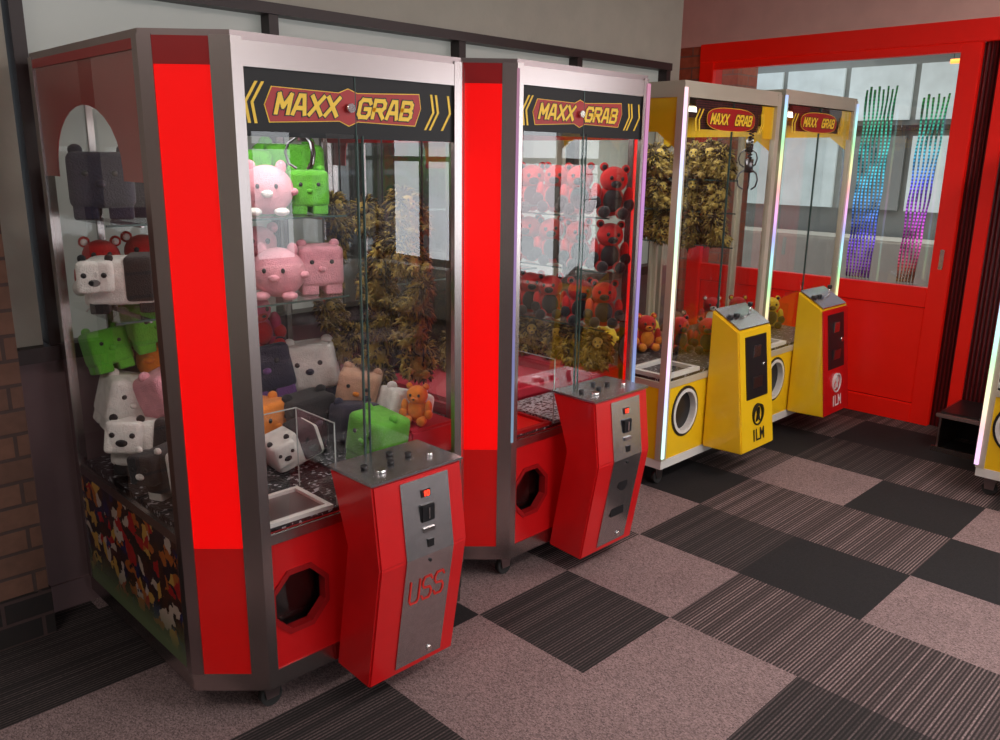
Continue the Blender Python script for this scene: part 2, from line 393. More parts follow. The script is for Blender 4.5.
for x in (-3.9,-2.5,-1.1,-.4,.3,1.0,1.7,2.4,3.1,3.75,4.4):
    box('mullion',(x-.03,-.03,0),(x+.03,.05,2.0),M['frame'],w3)
box('transom',(-4,-.03,1.15),(4.4,.05,1.2),M['frame'],w3)
# door
d=empty('door_1',(XE,2.5,0)); st(d,'red framed glazed sliding door with lower panel','door')
def DL(y): return y-2.5
box('door_frame',(-.035,DL(1.46),2.27),(.10,DL(3.47),2.39),M['doorred'],d,.004)
box('door_frame',(-.03,DL(3.36),0),(.10,DL(3.47),2.27),M['doorred'],d,.004)
box('door_frame',(-.03,DL(1.475),0),(-.001,DL(1.545),2.27),M['doorred'],d,.004)
box('door_track_slats',(.02,DL(1.56),0),(.10,DL(1.645),2.27),M['ribred'],d,.004)
box('door_stile',(-.02,DL(1.645),0),(.04,DL(1.755),2.27),M['doorred'],d,.004)
box('door_rail',(-.02,DL(1.755),.74),(.04,DL(3.36),.86),M['doorred'],d,.004)
box('door_rail',(-.02,DL(1.755),2.22),(.04,DL(3.36),2.27),M['doorred'],d,.004)
box('door_rail',(-.02,DL(1.755),0),(.04,DL(3.36),.12),M['doorred'],d,.004)
box('door_stile',(-.02,DL(2.30),.12),(.04,DL(2.42),.74),M['doorred'],d,.004)
for a,b in ((1.755,2.30),(2.42,3.36)):
    box('panel_groove',(.006,DL(a),.12),(.03,DL(b),.74),M['doorreddark'],d)
    box('door_panel',(-.002,DL(a)+.006,.126),(.008,DL(b)-.006,.734),M['doorred'],d,.004)
quad('door_glass',(.012,DL(1.755)),(.012,DL(3.36)),.86,2.22,M['doorglass'],d)
box('door_handle',(-.03,DL(1.685),.98),(-.02,DL(1.71),1.10),M['steel'],d,.003)
# space beyond the door
M['farwall']=pbr('grey_far_wall',(.27,.28,.26),.7,var=.3,vs=1.5)
st(box('wall_outside',(8.6,-.1,0),(8.75,8,CZ),M['farwall']),'grey wall of the space beyond the door','wall')
o=box('brick_pillar',(6.0,3.50,0),(6.3,4.1,CZ),M['brickred']); top(o,'red brick pillar standing beyond the glazed door','pillar')
M['outpane']=pbr('bright_outside_pane',(.45,.5,.5),.5,emit=.42,ecol=(.85,.95,.92),var=.6,vs=4)
w4=empty('window_4',(8.58,3.4,1.0)); st(w4,'bright window in the far outside wall','window')
for k in range(9):
    box('window_pane',(-.03,-2.9+k*.66,1.0),(0,-2.9+k*.66+.60,1.5),M['outpane'],w4)
    box('window_pane',(-.03,-2.9+k*.66,.15),(0,-2.9+k*.66+.60,.85),M['farwall'] if k%3==1 else M['outpane'],w4)
box('window_bar',(-.06,-3.0,.90),(0,3.0,.95),M['frame'],w4)
top(box('counter',(8.0,1.5,0),(8.5,5.5,.9),M['plaster'],None,.02),'long pale counter beyond the glazed door','counter')
# added orange tube imitating a streak of light reflected in the glass
e=empty('reflected_streak_tube',(7.6,2.30,2.40)); top(e,'added orange tube imitating a light streak reflected in the glass','light streak')
tube('reflected_streak',[(0,-.22,0),(0,.22,0)],.018,M['streakorange'],e)
tube('hanging_wire',[(0,-.2,0),(0,-.2,.5)],.003,M['black'],e); tube('hanging_wire',[(0,.2,0),(0,.2,.5)],.003,M['black'],e)
# added strips imitating machine LEDs reflected in the door glass : slightly wavy
def ledreflection(x,y,z0,z1,mat,lean,ph):
    e=empty('led_reflection_strip',(x,y,0)); top(e,'added strip imitating machine LED lights reflected in the door glass','led reflection',None,'led reflection strips')
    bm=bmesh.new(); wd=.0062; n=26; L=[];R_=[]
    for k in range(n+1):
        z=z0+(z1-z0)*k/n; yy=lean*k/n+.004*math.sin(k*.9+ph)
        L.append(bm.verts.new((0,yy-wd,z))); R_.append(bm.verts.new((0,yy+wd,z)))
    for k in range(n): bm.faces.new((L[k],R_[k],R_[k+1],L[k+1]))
    from_bm(bm,'reflected_led_dots',mat,e)
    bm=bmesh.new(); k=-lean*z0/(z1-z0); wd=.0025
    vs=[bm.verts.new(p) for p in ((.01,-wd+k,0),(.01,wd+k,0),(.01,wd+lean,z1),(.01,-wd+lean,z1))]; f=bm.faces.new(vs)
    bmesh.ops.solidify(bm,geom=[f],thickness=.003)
    from_bm(bm,'added_backing',M['greymetal'],e)  # backing added so the imitated reflections stand on the floor
for k in range(8): ledreflection(5.75,2.245+.0215*k,.84,2.08-.02*(k%2),M['ledreflect1'],-.035+.005*k,k*.7)
for k in range(6): ledreflection(5.75,1.955+.0205*k,.84,2.02-.02*(k%2),M['ledreflect2'],-.065+.008*k,k*.9)

# outside street for reflections
M['road']=pbr('asphalt',(.2,.2,.2),.9); M['facade']=pbr('rendered_facade',(.5,.45,.38),.8); M['darkwin']=pbr('dark_shop_window',(.03,.035,.04),.15)
st(box('ground_outside',(-14,-22,-.12),(30,12,-.02),M['road']),'grey asphalt street outside','ground')
def facade(x0,y0,x1,y1,n):
    dd=Vector((x1-x0,y1-y0)); L=dd.length; ang=math.atan2(dd.y,dd.x)
    e=empty('building',(x0,y0,0),ang); top(e,'two storey rendered shop building across the street','building')
    box('building_wall',(0,0,0),(L,2,6.5),M['facade'],e)
    for k in range(n):
        a=L/n*k+.4
        box('shop_window',(a,-.06,.4),(a+L/n-.8,0,2.5),M['darkwin'],e)
        box('upper_window',(a+.4,-.06,3.4),(a+L/n-1.2,0,5.2),M['darkwin'],e)
    box('awning',(0,-1.2,2.7),(L,0,2.9),M['redcloth'],e)
facade(26,-11,-12,-11,12)
M['carpaint']=pbr('silver_car_paint',(.4,.42,.45),.25,.6,coat=.5)
def car(x,y,mat):
    e=empty('car',(x,y,-.02)); top(e,'hatchback car parked across the street','car')
    prism('car_body',[(-2.0,.25),(-2.05,.7),(-1.5,.85),(-.9,.92),(-.4,1.4),(.9,1.42),(1.6,.95),(2.0,.85),(2.05,.3)],-.85,.85,mat,e,'y',.04)
    for s in (-.86,.85):
        prism('side_window',[(-.75,.93),(-.35,1.33),(.85,1.34),(1.35,.95)],s,s+.01,M['darkwin'],e,'y')
    for wx in (-1.25,1.3):
        for wy in (-.8,.8): cyl('wheel',(wx,wy,.32),.32,.2,M['rubber'],e,'y')
car(7.5,-7.5,M['carpaint']); car(13,-7.5,M['redcloth']); car(2.5,-7.5,M['white'])

# ---------------------------------------------------------------- claw
def claw(root,x,y,H,W,D,drop=.2,mat='darkchrome'):
    z=H-.15
    e=bpy.data.objects.new('claw_gantry',None); link(e,root)
    box('gantry_rail',(.03,y-.012,z),(W-.03,y+.012,z+.025),M['alu'],e)
    box('gantry_carriage',(x-.05,y-.05,z-.02),(x+.05,y+.05,z+.03),M['black'],e,.006)
    n=60; co=[]
    for k in range(n+1):
        a=k*1.1; co.append((x+.013*math.cos(a),y+.013*math.sin(a),z-.02-(drop-.02)*k/n))
    tube('cable',co,.003,M['black'],e)
    cl=bpy.data.objects.new('claw',None); link(cl,root)
    o=drop-.2
    cyl('claw_hub',(x,y,z-.23-o),.022,.07,M[mat],cl)
    for k in range(3):
        a=k*2.094+.4
        pts=[(math.cos(a)*r,math.sin(a)*r,h) for r,h in ((.02,-.25),(.05,-.27),(.06,-.30),(.05,-.335),(.025,-.35))]
        tube('claw_finger',[(x+p[0],y+p[1],z+p[2]-o) for p in pts],.0045,M[mat],cl)

def caster(root,x,y,zt):
    e=bpy.data.objects.new('caster',None); e.location=(x,y,0); link(e,root)
    cyl('caster_wheel',(0,0,.035),.034,.022,M['rubber'],e,'y')
    prism('caster_fork',[(-.02,.03),(.02,.03),(.03,zt),(-.03,zt)],-.018,-.013,M['greymetal'],e,'y')
    box('caster_plate',(-.03,-.03,zt-.008),(.03,.03,zt),M['greymetal'],e)

def chevron(root,x,z,s,dirn,mat,y,w=.010):
    k=-.020*dirn*s; hh=.100*s; sk=.012
    pts=[(sk,.5),(w+sk,.5),(w+k,0),(w-sk,-.5),(-sk,-.5),(k,0)]
    prism('chevron_mark',[(x+p[0],z+p[1]*hh) for p in pts],y,y+.001,mat,root,'y')

def logo(root,x0,x1,z,y,s=1.0,rnd_=False):
    xm=(x0+x1)/2; w=(x1-x0)/2
    pl=[(xm-w,z-.004*s),(xm-w+.022,z+.040*s),(xm-.03,z+.036*s),(xm,z+.048*s),(xm+.03,z+.038*s),(xm+w-.006,z+.048*s),(xm+w,z+.008*s),(xm+w-.022,z-.040*s),(xm+.03,z-.036*s),(xm,z-.048*s),(xm-.03,z-.036*s),(xm-w+.012,z-.046*s)]
    if rnd_: pl=[(xm+w*(abs(math.cos(a))**.7)*math.copysign(1,math.cos(a)),z+.056*s*(abs(math.sin(a))**.7)*math.copysign(1,math.sin(a))) for a in [k*math.pi/16+.001 for k in range(32)]]
    prism('logo_outline',[(xm+(p[0]-xm)*1.010,z+(p[1]-z)*1.05) for p in pl],y+.0012,y+.002,M['lettery'],root,'y')
    prism('logo_plate',pl,y+.0004,y+.0011,M['letterr'],root,'y')
    lw=w*.72; ht=.046*s
    for b,cx in (('MAXX',xm-w*.500),('GRAB',xm+w*.500)):
        letters('logo_lettering_edge',b,lw*(.94 if rnd_ else 1),ht,.0175*s,M['letterk'],(cx,y,z),root,0,.3,.0006,.42)
        letters('logo_lettering',b,lw*(.94 if rnd_ else 1),ht,.0112*s,M['lettery'],(cx,y-.0008,z),root,0,.3,.0006,.42)

# ---------------------------------------------------------------- red machine
def red_machine(X,Y,H,D,label,word,leds=False):
    W=.74; cx=.158; cy=.15; zb=.09; zg=.57; zh0=H-.243; zh1=H-.08
    r=empty('claw_machine',(X,Y,0)); top(r,label,'arcade machine')
    P=[(0,0),(W,0),(W+cx-.01,cy),(W+cx-.01,D),(-cx,D),(-cx,cy)]
    P=[Vector(p) for p in P]
    prism('base_rail',P,zb,zb+.055,M['alu'],r)
    oct_=[(.115+.098*math.cos(math.pi/8+k*math.pi/4),.344+.103*math.sin(math.pi/8+k*math.pi/4)) for k in range(8)]
    prism('front_panel',[(0,zb+.055),(W,zb+.055),(W,zg),(0,zg)],0.004,.016,M['red'],r,'y',hole=oct_)
    oi=[(.115+(p[0]-.115)*.90,.344+(p[1]-.344)*.90) for p in oct_]
    ob=[(.115+(p[0]-.115)*1.06,.344+(p[1]-.344)*1.06) for p in oct_]
    prism('prize_hatch_rim',ob,-.002,.03,M['reddark'],r,'y',hole=oi)
    e=bpy.data.objects.new('prize_hatch',None); link(e,r)
    prism('hatch_flap',oi,.045,.05,M['acrylic'],e,'y')
    box('prize_bin',(.0,.12,.16),(.25,.30,.50),M['blackhole'],e)
    box('bin_floor',(.0,.018,.155),(.25,.12,.235),M['black'],e)
    box('prize_bin_side',(.235,.018,.235),(.25,.12,.50),M['blackhole'],e)
    vpanel('corner_panel_lower',P[5],P[0],zb+.055,zg-.03,M['redlow'],r)
    vpanel('corner_panel_lower',P[1],P[2],zb+.055,zg-.03,M['redlow'],r)
    vpanel('corner_panel_upper',P[5],P[0],zg-.03,H-.08,M['redbright'],r)
    vpanel('corner_panel_upper',P[1],P[2],zg-.03,H-.08,M['redbright'],r)
    vpanel('corner_panel_cap',P[5],P[0],H-.08,H-.015,M['reddark'],r,.012,.002)
    vpanel('corner_panel_cap',P[1],P[2],H-.08,H-.015,M['reddark'],r,.012,.002)
    vpanel('artwork_panel',P[4],P[5],zb+.055,zg-.03,M['art'],r)
    vpanel('side_panel_lower',P[2],P[3],zb+.055,zg-.03,M['red'],r)
    vpanel('back_panel_lower',P[3],P[4],zb+.055,zg-.03,M['black'],r)
    for a,b in ((0,1),(2,3),(3,4),(4,5)):
        vpanel('glazing_rail',P[a],P[b],zg-.03,zg,M['alu'],r,.015,.003)
    Pd=[Vector((p.x*.96+.015,p.y*.95+.02)) for p in P]
    prism('play_deck',Pd,zg-.02,zg+.01,M['deck'],r)
    if leds:
        box('felt_pad',(.0,.32,zg+.011),(.655,D-.05,zg+.085),M['redcloth'],r,.02)
        box('chip_bed',(.28,.03,zg+.0105),(.70,.315,zg+.02),M['chips'],r)
    n=len(P)
    for i in range(n):
        A=P[(i-1)%n]-P[i]; B=P[(i+1)%n]-P[i]
        a,b={0:(.05,.028),1:(.028,.045),2:(.035,.03),3:(.03,.03),4:(.03,.03),5:(.03,.032)}[i]
        cornerpost('corner_post',P[i],A,B,a,b,zb+.055,H-.012,M['alu'] if i!=5 else M['greymetal'],r)
    prism('top_cap',P,H-.02,H,M['greymetal'],r)
    vpanel('top_rail',P[0],P[1],zh1,H-.02,M['alu'],r,.015,.003)
    for a,b in ((2,3),(3,4)):
        vpanel('top_rail',P[a],P[b],H-.08,H-.02,M['alu'],r,.015,.003)
    vpanel('top_rail',P[4],P[5],H-.045,H-.02,M['reddark'],r,.015,.003)
    ym=(cy+D)/2+.02; xs=-cx+.004
    arch=[(ym-.25,H-.352)]+[(ym-.25*math.cos(t*math.pi/14),H-.33+.17*math.sin(t*math.pi/14)) for t in range(15)]+[(ym+.25,H-.352)]
    oo=[(cy,H-.045),(cy,H-.36),(ym-.25,H-.36)]+arch[1:-1]+[(ym+.25,H-.36),(D,H-.36),(D,H-.045)]
    prism('arched_side_trim',oo,xs,xs+.004,M['reddark'],r,'x')
    prism('side_header_trim',[(cy,H-.08),(cy,H-.24),(D,H-.24),(D,H-.08)],W+cx-.02,W+cx-.016,M['reddark'],r,'x')
    quad('front_glass',(.0,.0025),(W*.5+.01,.0025),zg,zh0+.012,M['frontglass'],r)
    quad('front_glass',(W*.5-.01,.009),(W,.009),zg,zh0+.012,M['frontglass'],r)
    box('glass_seam',(W*.5-.012,.001,zg),(W*.5-.008,.010,zh0+.01),M['seam'],r)
    box('glass_seam',(W*.5+.008,.001,zg),(W*.5+.0105,.010,zh0+.01),M['seam'],r)
    quad('side_glass',(-cx,cy),(-cx,D),zg,H-.045,M['frontglass'],r)
    quad('side_glass',(W+cx-.01,cy),(W+cx-.01,D),zg,H-.08,M['glass'],r)
    quad('back_glass',(-cx,D-.003),(W+cx-.01,D-.003),zg,H-.08,M['darkglass'] if leds else M['glass'],r)
    h=bpy.data.objects.new('header_sign',None); link(h,r)
    box('header_board',(.028,.004,zh0),(W-.028,.012,zh1),M['header'],h)
    box('header_seam',(W*.5-.014,.002,zh0),(W*.5-.011,.006,zh1),M['seam'],h)
    logo(h,.085,.585,(zh0+zh1)/2,.0018,.98)
    for k,(x,dn) in enumerate(((.048,1),(.066,1),(.610,-1),(.628,-1),(.675,-1))):
        chevron(h,x,(zh0+zh1)/2,1.0,dn,M['lettery'],.0025,.008)
    cyl('header_lock',(W*.5-.035,-.006,zh0+.08),.012,.014,M['chrome'],r,'y')
    box('ceiling_board',(-.02,.06,H-.10),(W+.02,D-.04,H-.09),M['white'],r)
    box('lamp_tube',(.10,.10,H-.125),(W-.10,.13,H-.102),M['lampin'],r)
    area('cabinet_lamp',(W/2,.4,H-.13),(0,0,0),.5,.4,6.5 if leds else 5.0,(1,.95,.9),r)
    for z in (1.40,1.12):
        hquad('shelf',-cx+.01,.66,.50,D-.02,z,M['acrylic'],r)
        box('shelf_edge',(-cx+.01,.497,z-.006),(.66,.503,z),M['seam'],r)
        for xx in (-.05,.25,.55):
            box('shelf_bracket',(xx,.5,z-.012),(xx+.008,D-.02,z-.001),M['alu'],r)
    if leds:
        for z in (1.36,1.13,.88):
            hquad('shelf',.70,W+cx-.02,.12,D-.02,z,M['acrylic'],r)
            box('shelf_edge',(.697,.13,z-.006),(.703,D-.02,z),M['seam'],r)
    else:
        for yy in (.26,.48,.74):
            tube('hanging_cord',[(.80,yy,zg+.12),(.80,yy,H-.10)],.003,M['black'],r)
    for xx in (-.02,.66):
        box('shelf_upright',(xx,D-.03,zg),(xx+.02,D-.015,H-.1),M['alu'],r)
    box('felt_step',(.66,.16,zg+.01),(W+cx-.03,D-.03,zg+.12),M['redcloth'],r,.01)
    ch=bpy.data.objects.new('prize_chute',None); link(ch,r)
    zc=zg+.01
    for p,q in (((.0+.03,.24),(.27,.24)),((.27,.03),(.27,.24))):
        quad('chute_wall',p,q,zc,zc+.26,M['acrylic'],ch)
        box('chute_wall_edge',(min(p[0],q[0])-.0015,min(p[1],q[1])-.0015,zc+.258),(max(p[0],q[0])+.0015,max(p[1],q[1])+.0015,zc+.261),M['acredge'],ch)
    for px,py in ((.03,.24),(.27,.24),(.27,.03)):
        box('chute_wall_edge',(px-.0015,py-.0015,zc),(px+.0015,py+.0015,zc+.261),M['acredge'],ch)
    prism('chute_rim',[(.03,.02),(.25,.02),(.25,.22),(.03,.22)],zc,zc+.012,M['reddark'] if leds else M['white'],ch,'z',hole=[(.05,.04),(.235,.04),(.235,.205),(.05,.205)])
    box('chute_well',(.05,.04,zc-.02),(.235,.205,zc+.002),M['redlow'] if leds else M['greymetal'],ch)
    claw(r,.50,.50,H,W,D,.03)
    cb=bpy.data.objects.new('coin_box',None); link(cb,r)
    prof=[(-.002,.722),(-.21,.722),(-.240,.476),(-.170,.07),(-.004,.080),(-.080,.5)]
    prism('coin_box_body',prof,.226,.552,M['red'],cb,'x',.006)
    prism('coin_box_top',[(.222,-.0),(.222,-.215),(.556,-.215),(.556,-.0)],.722,.73,M['steel'],cb,'z')
    def yf(z): return -.21-.030*(.722-z)/(.246) if z>.476 else -.240+.070*(.476-z)/.406
    zz=[.705,.476,.095]
    front=[(yf(z)-.004,z) for z in zz]; back=[(yf(z)+.002,z) for z in reversed(zz)]
    prism('coin_plate',front+back,.318,.495,M['steel'],cb,'x')
    for xx,yy in ((.28,-.10),(.36,-.12),(.44,-.10),(.40,-.06),(.49,-.14)):
        cyl('button',(xx,yy,.735),.010,.012,M['black'] if xx<.45 else M['chrome'],cb)
    cyl('joystick_base',(.30,-.15,.735),.018,.01,M['chrome'],cb)
    def onf(z,dy): return yf(z)-.004-dy
    XC_=.405
    box('coin_display',(XC_-.017,onf(.665,.003),.648),(XC_+.017,onf(.665,-.006),.672),M['black'],cb)
    letters('display_digits','10',.020,.014,.003,M['digit'],(XC_,onf(.66,.005),.66),cb)
    e2=bpy.data.objects.new('coin_slot',None); link(e2,cb)
    box('coin_slot_housing',(XC_-.025,onf(.60,.008),.575),(XC_+.025,onf(.60,-.02),.628),M['black'],e2,.003)
    box('coin_slot_opening',(XC_-.003,onf(.60,.012),.585),(XC_+.003,onf(.60,.006),.618),M['chrome'],e2)
    box('coin_return',(XC_-.02,onf(.55,.006),.545),(XC_+.02,onf(.55,-.01),.558),M['chrome'],e2)
    box('coin_reject_cup',(XC_-.008,onf(.51,.004),.498),(XC_+.014,onf(.51,-.01),.522),M['black'],cb)
    cyl('lock',(XC_+.04,onf(.12,0),.12),.009,.012,M['chrome'],cb,'y')
    cyl('lock',(XC_,onf(.455,0),.455),.005,.008,M['black'],cb,'y')
    a2=math.atan(.07/.406)
    if word:
        letters('plate_lettering',word,.128,.078,.0058,M['letteruss'],(XC_,onf(.36,.0015),.36),cb,a2,0,.001,.36)
    else:
        cyl('plate_sticker',(XC_,onf(.36,.0),.36),.028,.004,M['black'],cb,'y')
        box('plate_sticker',(XC_-.04,onf(.25,.001),.22),(XC_+.04,onf(.25,-.004),.26),M['black'],cb)
    for x,y in ((.03,.06),(W-.03,.06),(-.08,D-.08),(W+.08,D-.08)): caster(r,x,y,zb)
    if leds:
        box('led_strip',(-.005,-.009,zg),(.004,-.004,H-.03),M['ledpurple'],r)
        box('led_strip',(W-.006,-.010,zg-.02),(W+.008,-.004,H-.03),M['ledpurple2'],r)
    return r

# ---------------------------------------------------------------- yellow machine
def yellow_machine(X,Y,H,label,rz=0,ledmat='ledwhite',lower='yellow',hx=.19,lamp=5,led_r=None,clawpos=(.6,.4,.04),boxfront=None):
    W=.89; D=.74; zb=.10; zg=.545; zh1=H-.075; zh0=H-.255
    r=empty('claw_machine',(X,Y,0),rz); top(r,label,'arcade machine')
    P=[Vector(p) for p in ((0,0),(W,0),(W,D),(0,D))]
    prism('base_rail',P,zb,zb+.045,M['white'],r)
    circ=[(hx+.105*math.cos(t*math.pi/16),.369+.118*math.sin(t*math.pi/16)) for t in range(32)]
    def sc(k): return [(hx+(p[0]-hx)*k,.369+(p[1]-.369)*k) for p in circ]
    prism('front_panel',[(0,zb+.045),(W,zb+.045),(W,zg-.03),(0,zg-.03)],.004,.016,M[lower],r,'y',hole=circ)
    prism('prize_hatch_rim',sc(1.0),-.004,.03,M['white'],r,'y',hole=sc(.86))
    prism('prize_hatch_rim_band',sc(1.12),-.0,.004,M['black'],r,'y',hole=sc(1.0))
    prism('hatch_flap',sc(.86),.03,.035,M['black'],r,'y')
    vpanel('side_panel_lower',P[3],P[0],zb+.045,zg-.03,M['yellow'],r)
    vpanel('side_panel_lower',P[1],P[2],zb+.045,zg-.03,M['yellow'],r)
    vpanel('back_panel_lower',P[2],P[3],zb+.045,zg-.03,M['white'],r)
    for a,b in ((0,1),(1,2),(2,3),(3,0)):
        vpanel('glazing_rail',P[a],P[b],zg-.03,zg,M['cream'],r,.015,.003)
        vpanel('top_rail',P[a],P[b],H-.07,H-.02,M['cream'],r,.015,.003)
    prism('play_deck',[(.02,.02),(W-.02,.02),(W-.02,D-.02),(.02,D-.02)],zg-.02,zg+.01,M['deck'],r)
    for i in range(4):
        A=P[(i-1)%4]-P[i]; B=P[(i+1)%4]-P[i]
        cornerpost('corner_post',P[i],A,B,.035,.035,zb+.045,H-.012,M['cream'],r)
    prism('top_cap',P,H-.02,H,M['cream'],r)
    quad('front_glass',(0,.0025),(W*.5+.01,.0025),zg,zh1,M['frontglass'],r)
    quad('front_glass',(W*.5-.01,.009),(W,.009),zg,zh1,M['frontglass'],r)
    box('glass_seam',(W*.5-.012,.001,zg),(W*.5-.007,.010,zh1),M['seam'],r)
    for p,q in ((P[3],P[0]),(P[1],P[2]),(P[2],P[3])):
        quad('side_glass',p,q,zg,H-.07,M['glass'],r)
    for xs in (.004,W-.008):
        prism('side_trim',[(.03,H-.07),(.03,H-.30),(.14,H-.22),(D-.14,H-.22),(D-.03,H-.30),(D-.03,H-.07)],xs,xs+.004,M['yellow'],r,'x')
    h=bpy.data.objects.new('header_sign',None); link(h,r)
    logo(h,.20,.64,(zh0+zh1)/2+.01,-.0012,.92,True)
    prism('header_board',[(.16,zh0+.05),(.70,zh0+.05),(.74,zh1),(.12,zh1)],.0162,.018,M['header'],h,'y')
    prism('header_corner',[(W-.035,zh0+.02),(W-.13,zh0+.02),(W-.16,zh1),(W-.035,zh1)],.014,.018,M['yellow'],h,'y')
    for x,dn in ((.12,1),(.15,1),(.69,-1),(.71,-1)):
        chevron(h,x,(zh0+zh1)/2,1.0,dn,M['lettery'],.0005)
    box('ceiling_board',(.03,.06,H-.10),(W-.03,D-.04,H-.09),M['yellowdim'],r)
    box('lamp_tube',(.15,.10,H-.125),(W-.15,.13,H-.102),M['lampin'],r)
    area('cabinet_lamp',(W/2,.4,H-.13),(0,0,0),.5,.4,lamp,(1,.95,.9),r)
    box('led_strip',(-.009,-.012,zb+.06),(.010,-.0045,H-.03),M[ledmat],r)
    if led_r: box('led_strip',(W-.008,-.012,zb+.06),(W+.006,-.0045,H-.03),M[led_r],r)
    if led_r!='ledmulti':
        for z in (1.15,1.33,1.50):
            hquad('shelf',.70,W-.03,.10,D-.02,z,M['acrylic'],r)
            box('shelf_edge',(.697,.10,z-.006),(.703,D-.02,z),M['seam'],r)
    zc=zg+.01
    ch=bpy.data.objects.new('prize_chute',None); link(ch,r)
    quad('chute_wall',(.03,.26),(.33,.26),zc,zc+.24,M['acrylic'],ch)
    quad('chute_wall',(.33,.03),(.33,.26),zc,zc+.24,M['acrylic'],ch)
    prism('chute_rim',[(.03,.02),(.33,.02),(.33,.26),(.03,.26)],zc,zc+.02,M['white'],ch,'z',hole=[(.055,.045),(.305,.045),(.305,.235),(.055,.235)])
    claw(r,clawpos[0],clawpos[1],H,W,D,clawpos[2],'darkchrome')
    cb=bpy.data.objects.new('coin_box',None); link(cb,r)
    prism('coin_box_body',[(-.004,.865),(-.16,.775),(-.235,.15),(-.004,.14)],.37,.70,M['yellow'],cb,'x',.006)
    prism('control_panel',[(-.01,.866),(-.158,.781),(-.158,.787),(-.01,.872)],.385,.685,M['steel'],cb,'x')
    for xx in (.42,.48):
        cyl('button',(xx,-.08,.836),.016,.02,M['black'],cb)
    cyl('joystick',(.60,-.085,.855),.006,.05,M['chrome'],cb); cyl('joystick_knob',(.60,-.085,.882),.013,.02,M['black'],cb)
    def yf(z): return -.16-.075*(.775-z)/.625
    a2=-math.atan(.075/.625)
    lm='letterk'
    if boxfront:
        lm='letterw'
        prism('box_front_plate',[(yf(.77)-.002,.77),(yf(.155)-.002,.155),(yf(.155)+.004,.155),(yf(.77)+.004,.77)],.372,.698,M[boxfront],cb,'x')
    prism('coin_plate',[(yf(.74)-.005,.74),(yf(.42)-.005,.42),(yf(.42)+.002,.42),(yf(.74)+.002,.74)],.43,.64,M['black'],cb,'x')
    box('coin_slot',(.50,yf(.66)-.012,.63),(.57,yf(.66)+.002,.69),M['steel'],cb,.003)
    box('coin_return',(.49,yf(.5)-.012,.47),(.58,yf(.5)+.002,.53),M['greymetal'],cb,.003)
    cyl('lock',(.61,yf(.58)-.004,.58),.012,.012,M['chrome'],cb,'y')
    em=bpy.data.objects.new('emblem',None); link(em,cb)
    ze=.33
    R1=[(.535+.052*math.cos(t*math.pi/12),ze+.058*math.sin(t*math.pi/12)) for t in range(24)]
    R2=[(.535+.044*math.cos(t*math.pi/12),ze+.050*math.sin(t*math.pi/12)) for t in range(24)]
    yy=yf(ze)-.012
    prism('emblem_ring',R1,yy,yy+.016,M[lm],em,'y',hole=R2)
    prism('emblem_mark',[(.517,ze-.036),(.530,ze),(.526,ze+.01),(.535,ze+.040),(.544,ze+.01),(.540,ze),(.553,ze-.036),(.535,ze-.018)],yy,yy+.016,M[lm],em,'y')
    letters('plate_lettering','ILM',.115,.055,.009,M[lm],(.535,yf(.225)-.003,.225),cb,a2,0,.001,.25)
    for x,y in ((.06,.06),(W-.06,.06),(.06,D-.08),(W-.06,D-.08)): caster(r,x,y,zb)
    return r

m1=red_machine(1.03,1.96,1.886,.96,'red claw machine with brushed metal frame and many coloured toys','USS')
m2=red_machine(2.115,2.06,1.92,.90,'red claw machine with purple led edges and red toys','',True)
m3=yellow_machine(3.33,2.20,1.945,'yellow claw machine with white led post, full of golden toys',0,'ledwhite','yellow',.19,4,None,(.78,.09,.19))
m4=yellow_machine(4.265,2.20,1.965,'yellow claw machine with rainbow led post beside the red door',0,'ledmulti','yellow',.19,4,'ledmulti',(.30,.35,.10),'red')
m5=yellow_machine(4.43,1.09,1.95,'yellow claw machine with glowing led post near a metal step',-math.pi/2,'ledpink','yellow',.16,3)

# ---------------------------------------------------------------- plush toys
cache={}
def blob(bm,c,s,mi,sub=3,jit=0,rnd=None,cube=False):
    if cube:
        r=bmesh.ops.create_cube(bm,size=2); vs=r['verts']
        es=list({e for v in vs for e in v.link_edges})
        bv=bmesh.ops.bevel(bm,geom=es,offset=.34,segments=4,affect='EDGES',profile=.6)
        fs=set(); stack=[bv['faces'][0]]
        while stack:
            f=stack.pop()
            if f in fs: continue
            fs.add(f)
            for e in f.edges:
                for g in e.link_faces:
                    if g not in fs: stack.append(g)
        vs=list({v for f in fs for v in f.verts})
    else:
        r=bmesh.ops.create_icosphere(bm,subdivisions=sub,radius=1); vs=r['verts']
        fs={f for v in vs for f in v.link_faces}
    for v in vs:
        k=1+(rnd.uniform(-jit,jit) if jit else 0)
        v.co=Vector((v.co.x*s[0]*k+c[0],v.co.y*s[1]*k+c[1],v.co.z*s[2]*k+c[2]))
    for f in fs: f.material_index=mi; f.smooth=True
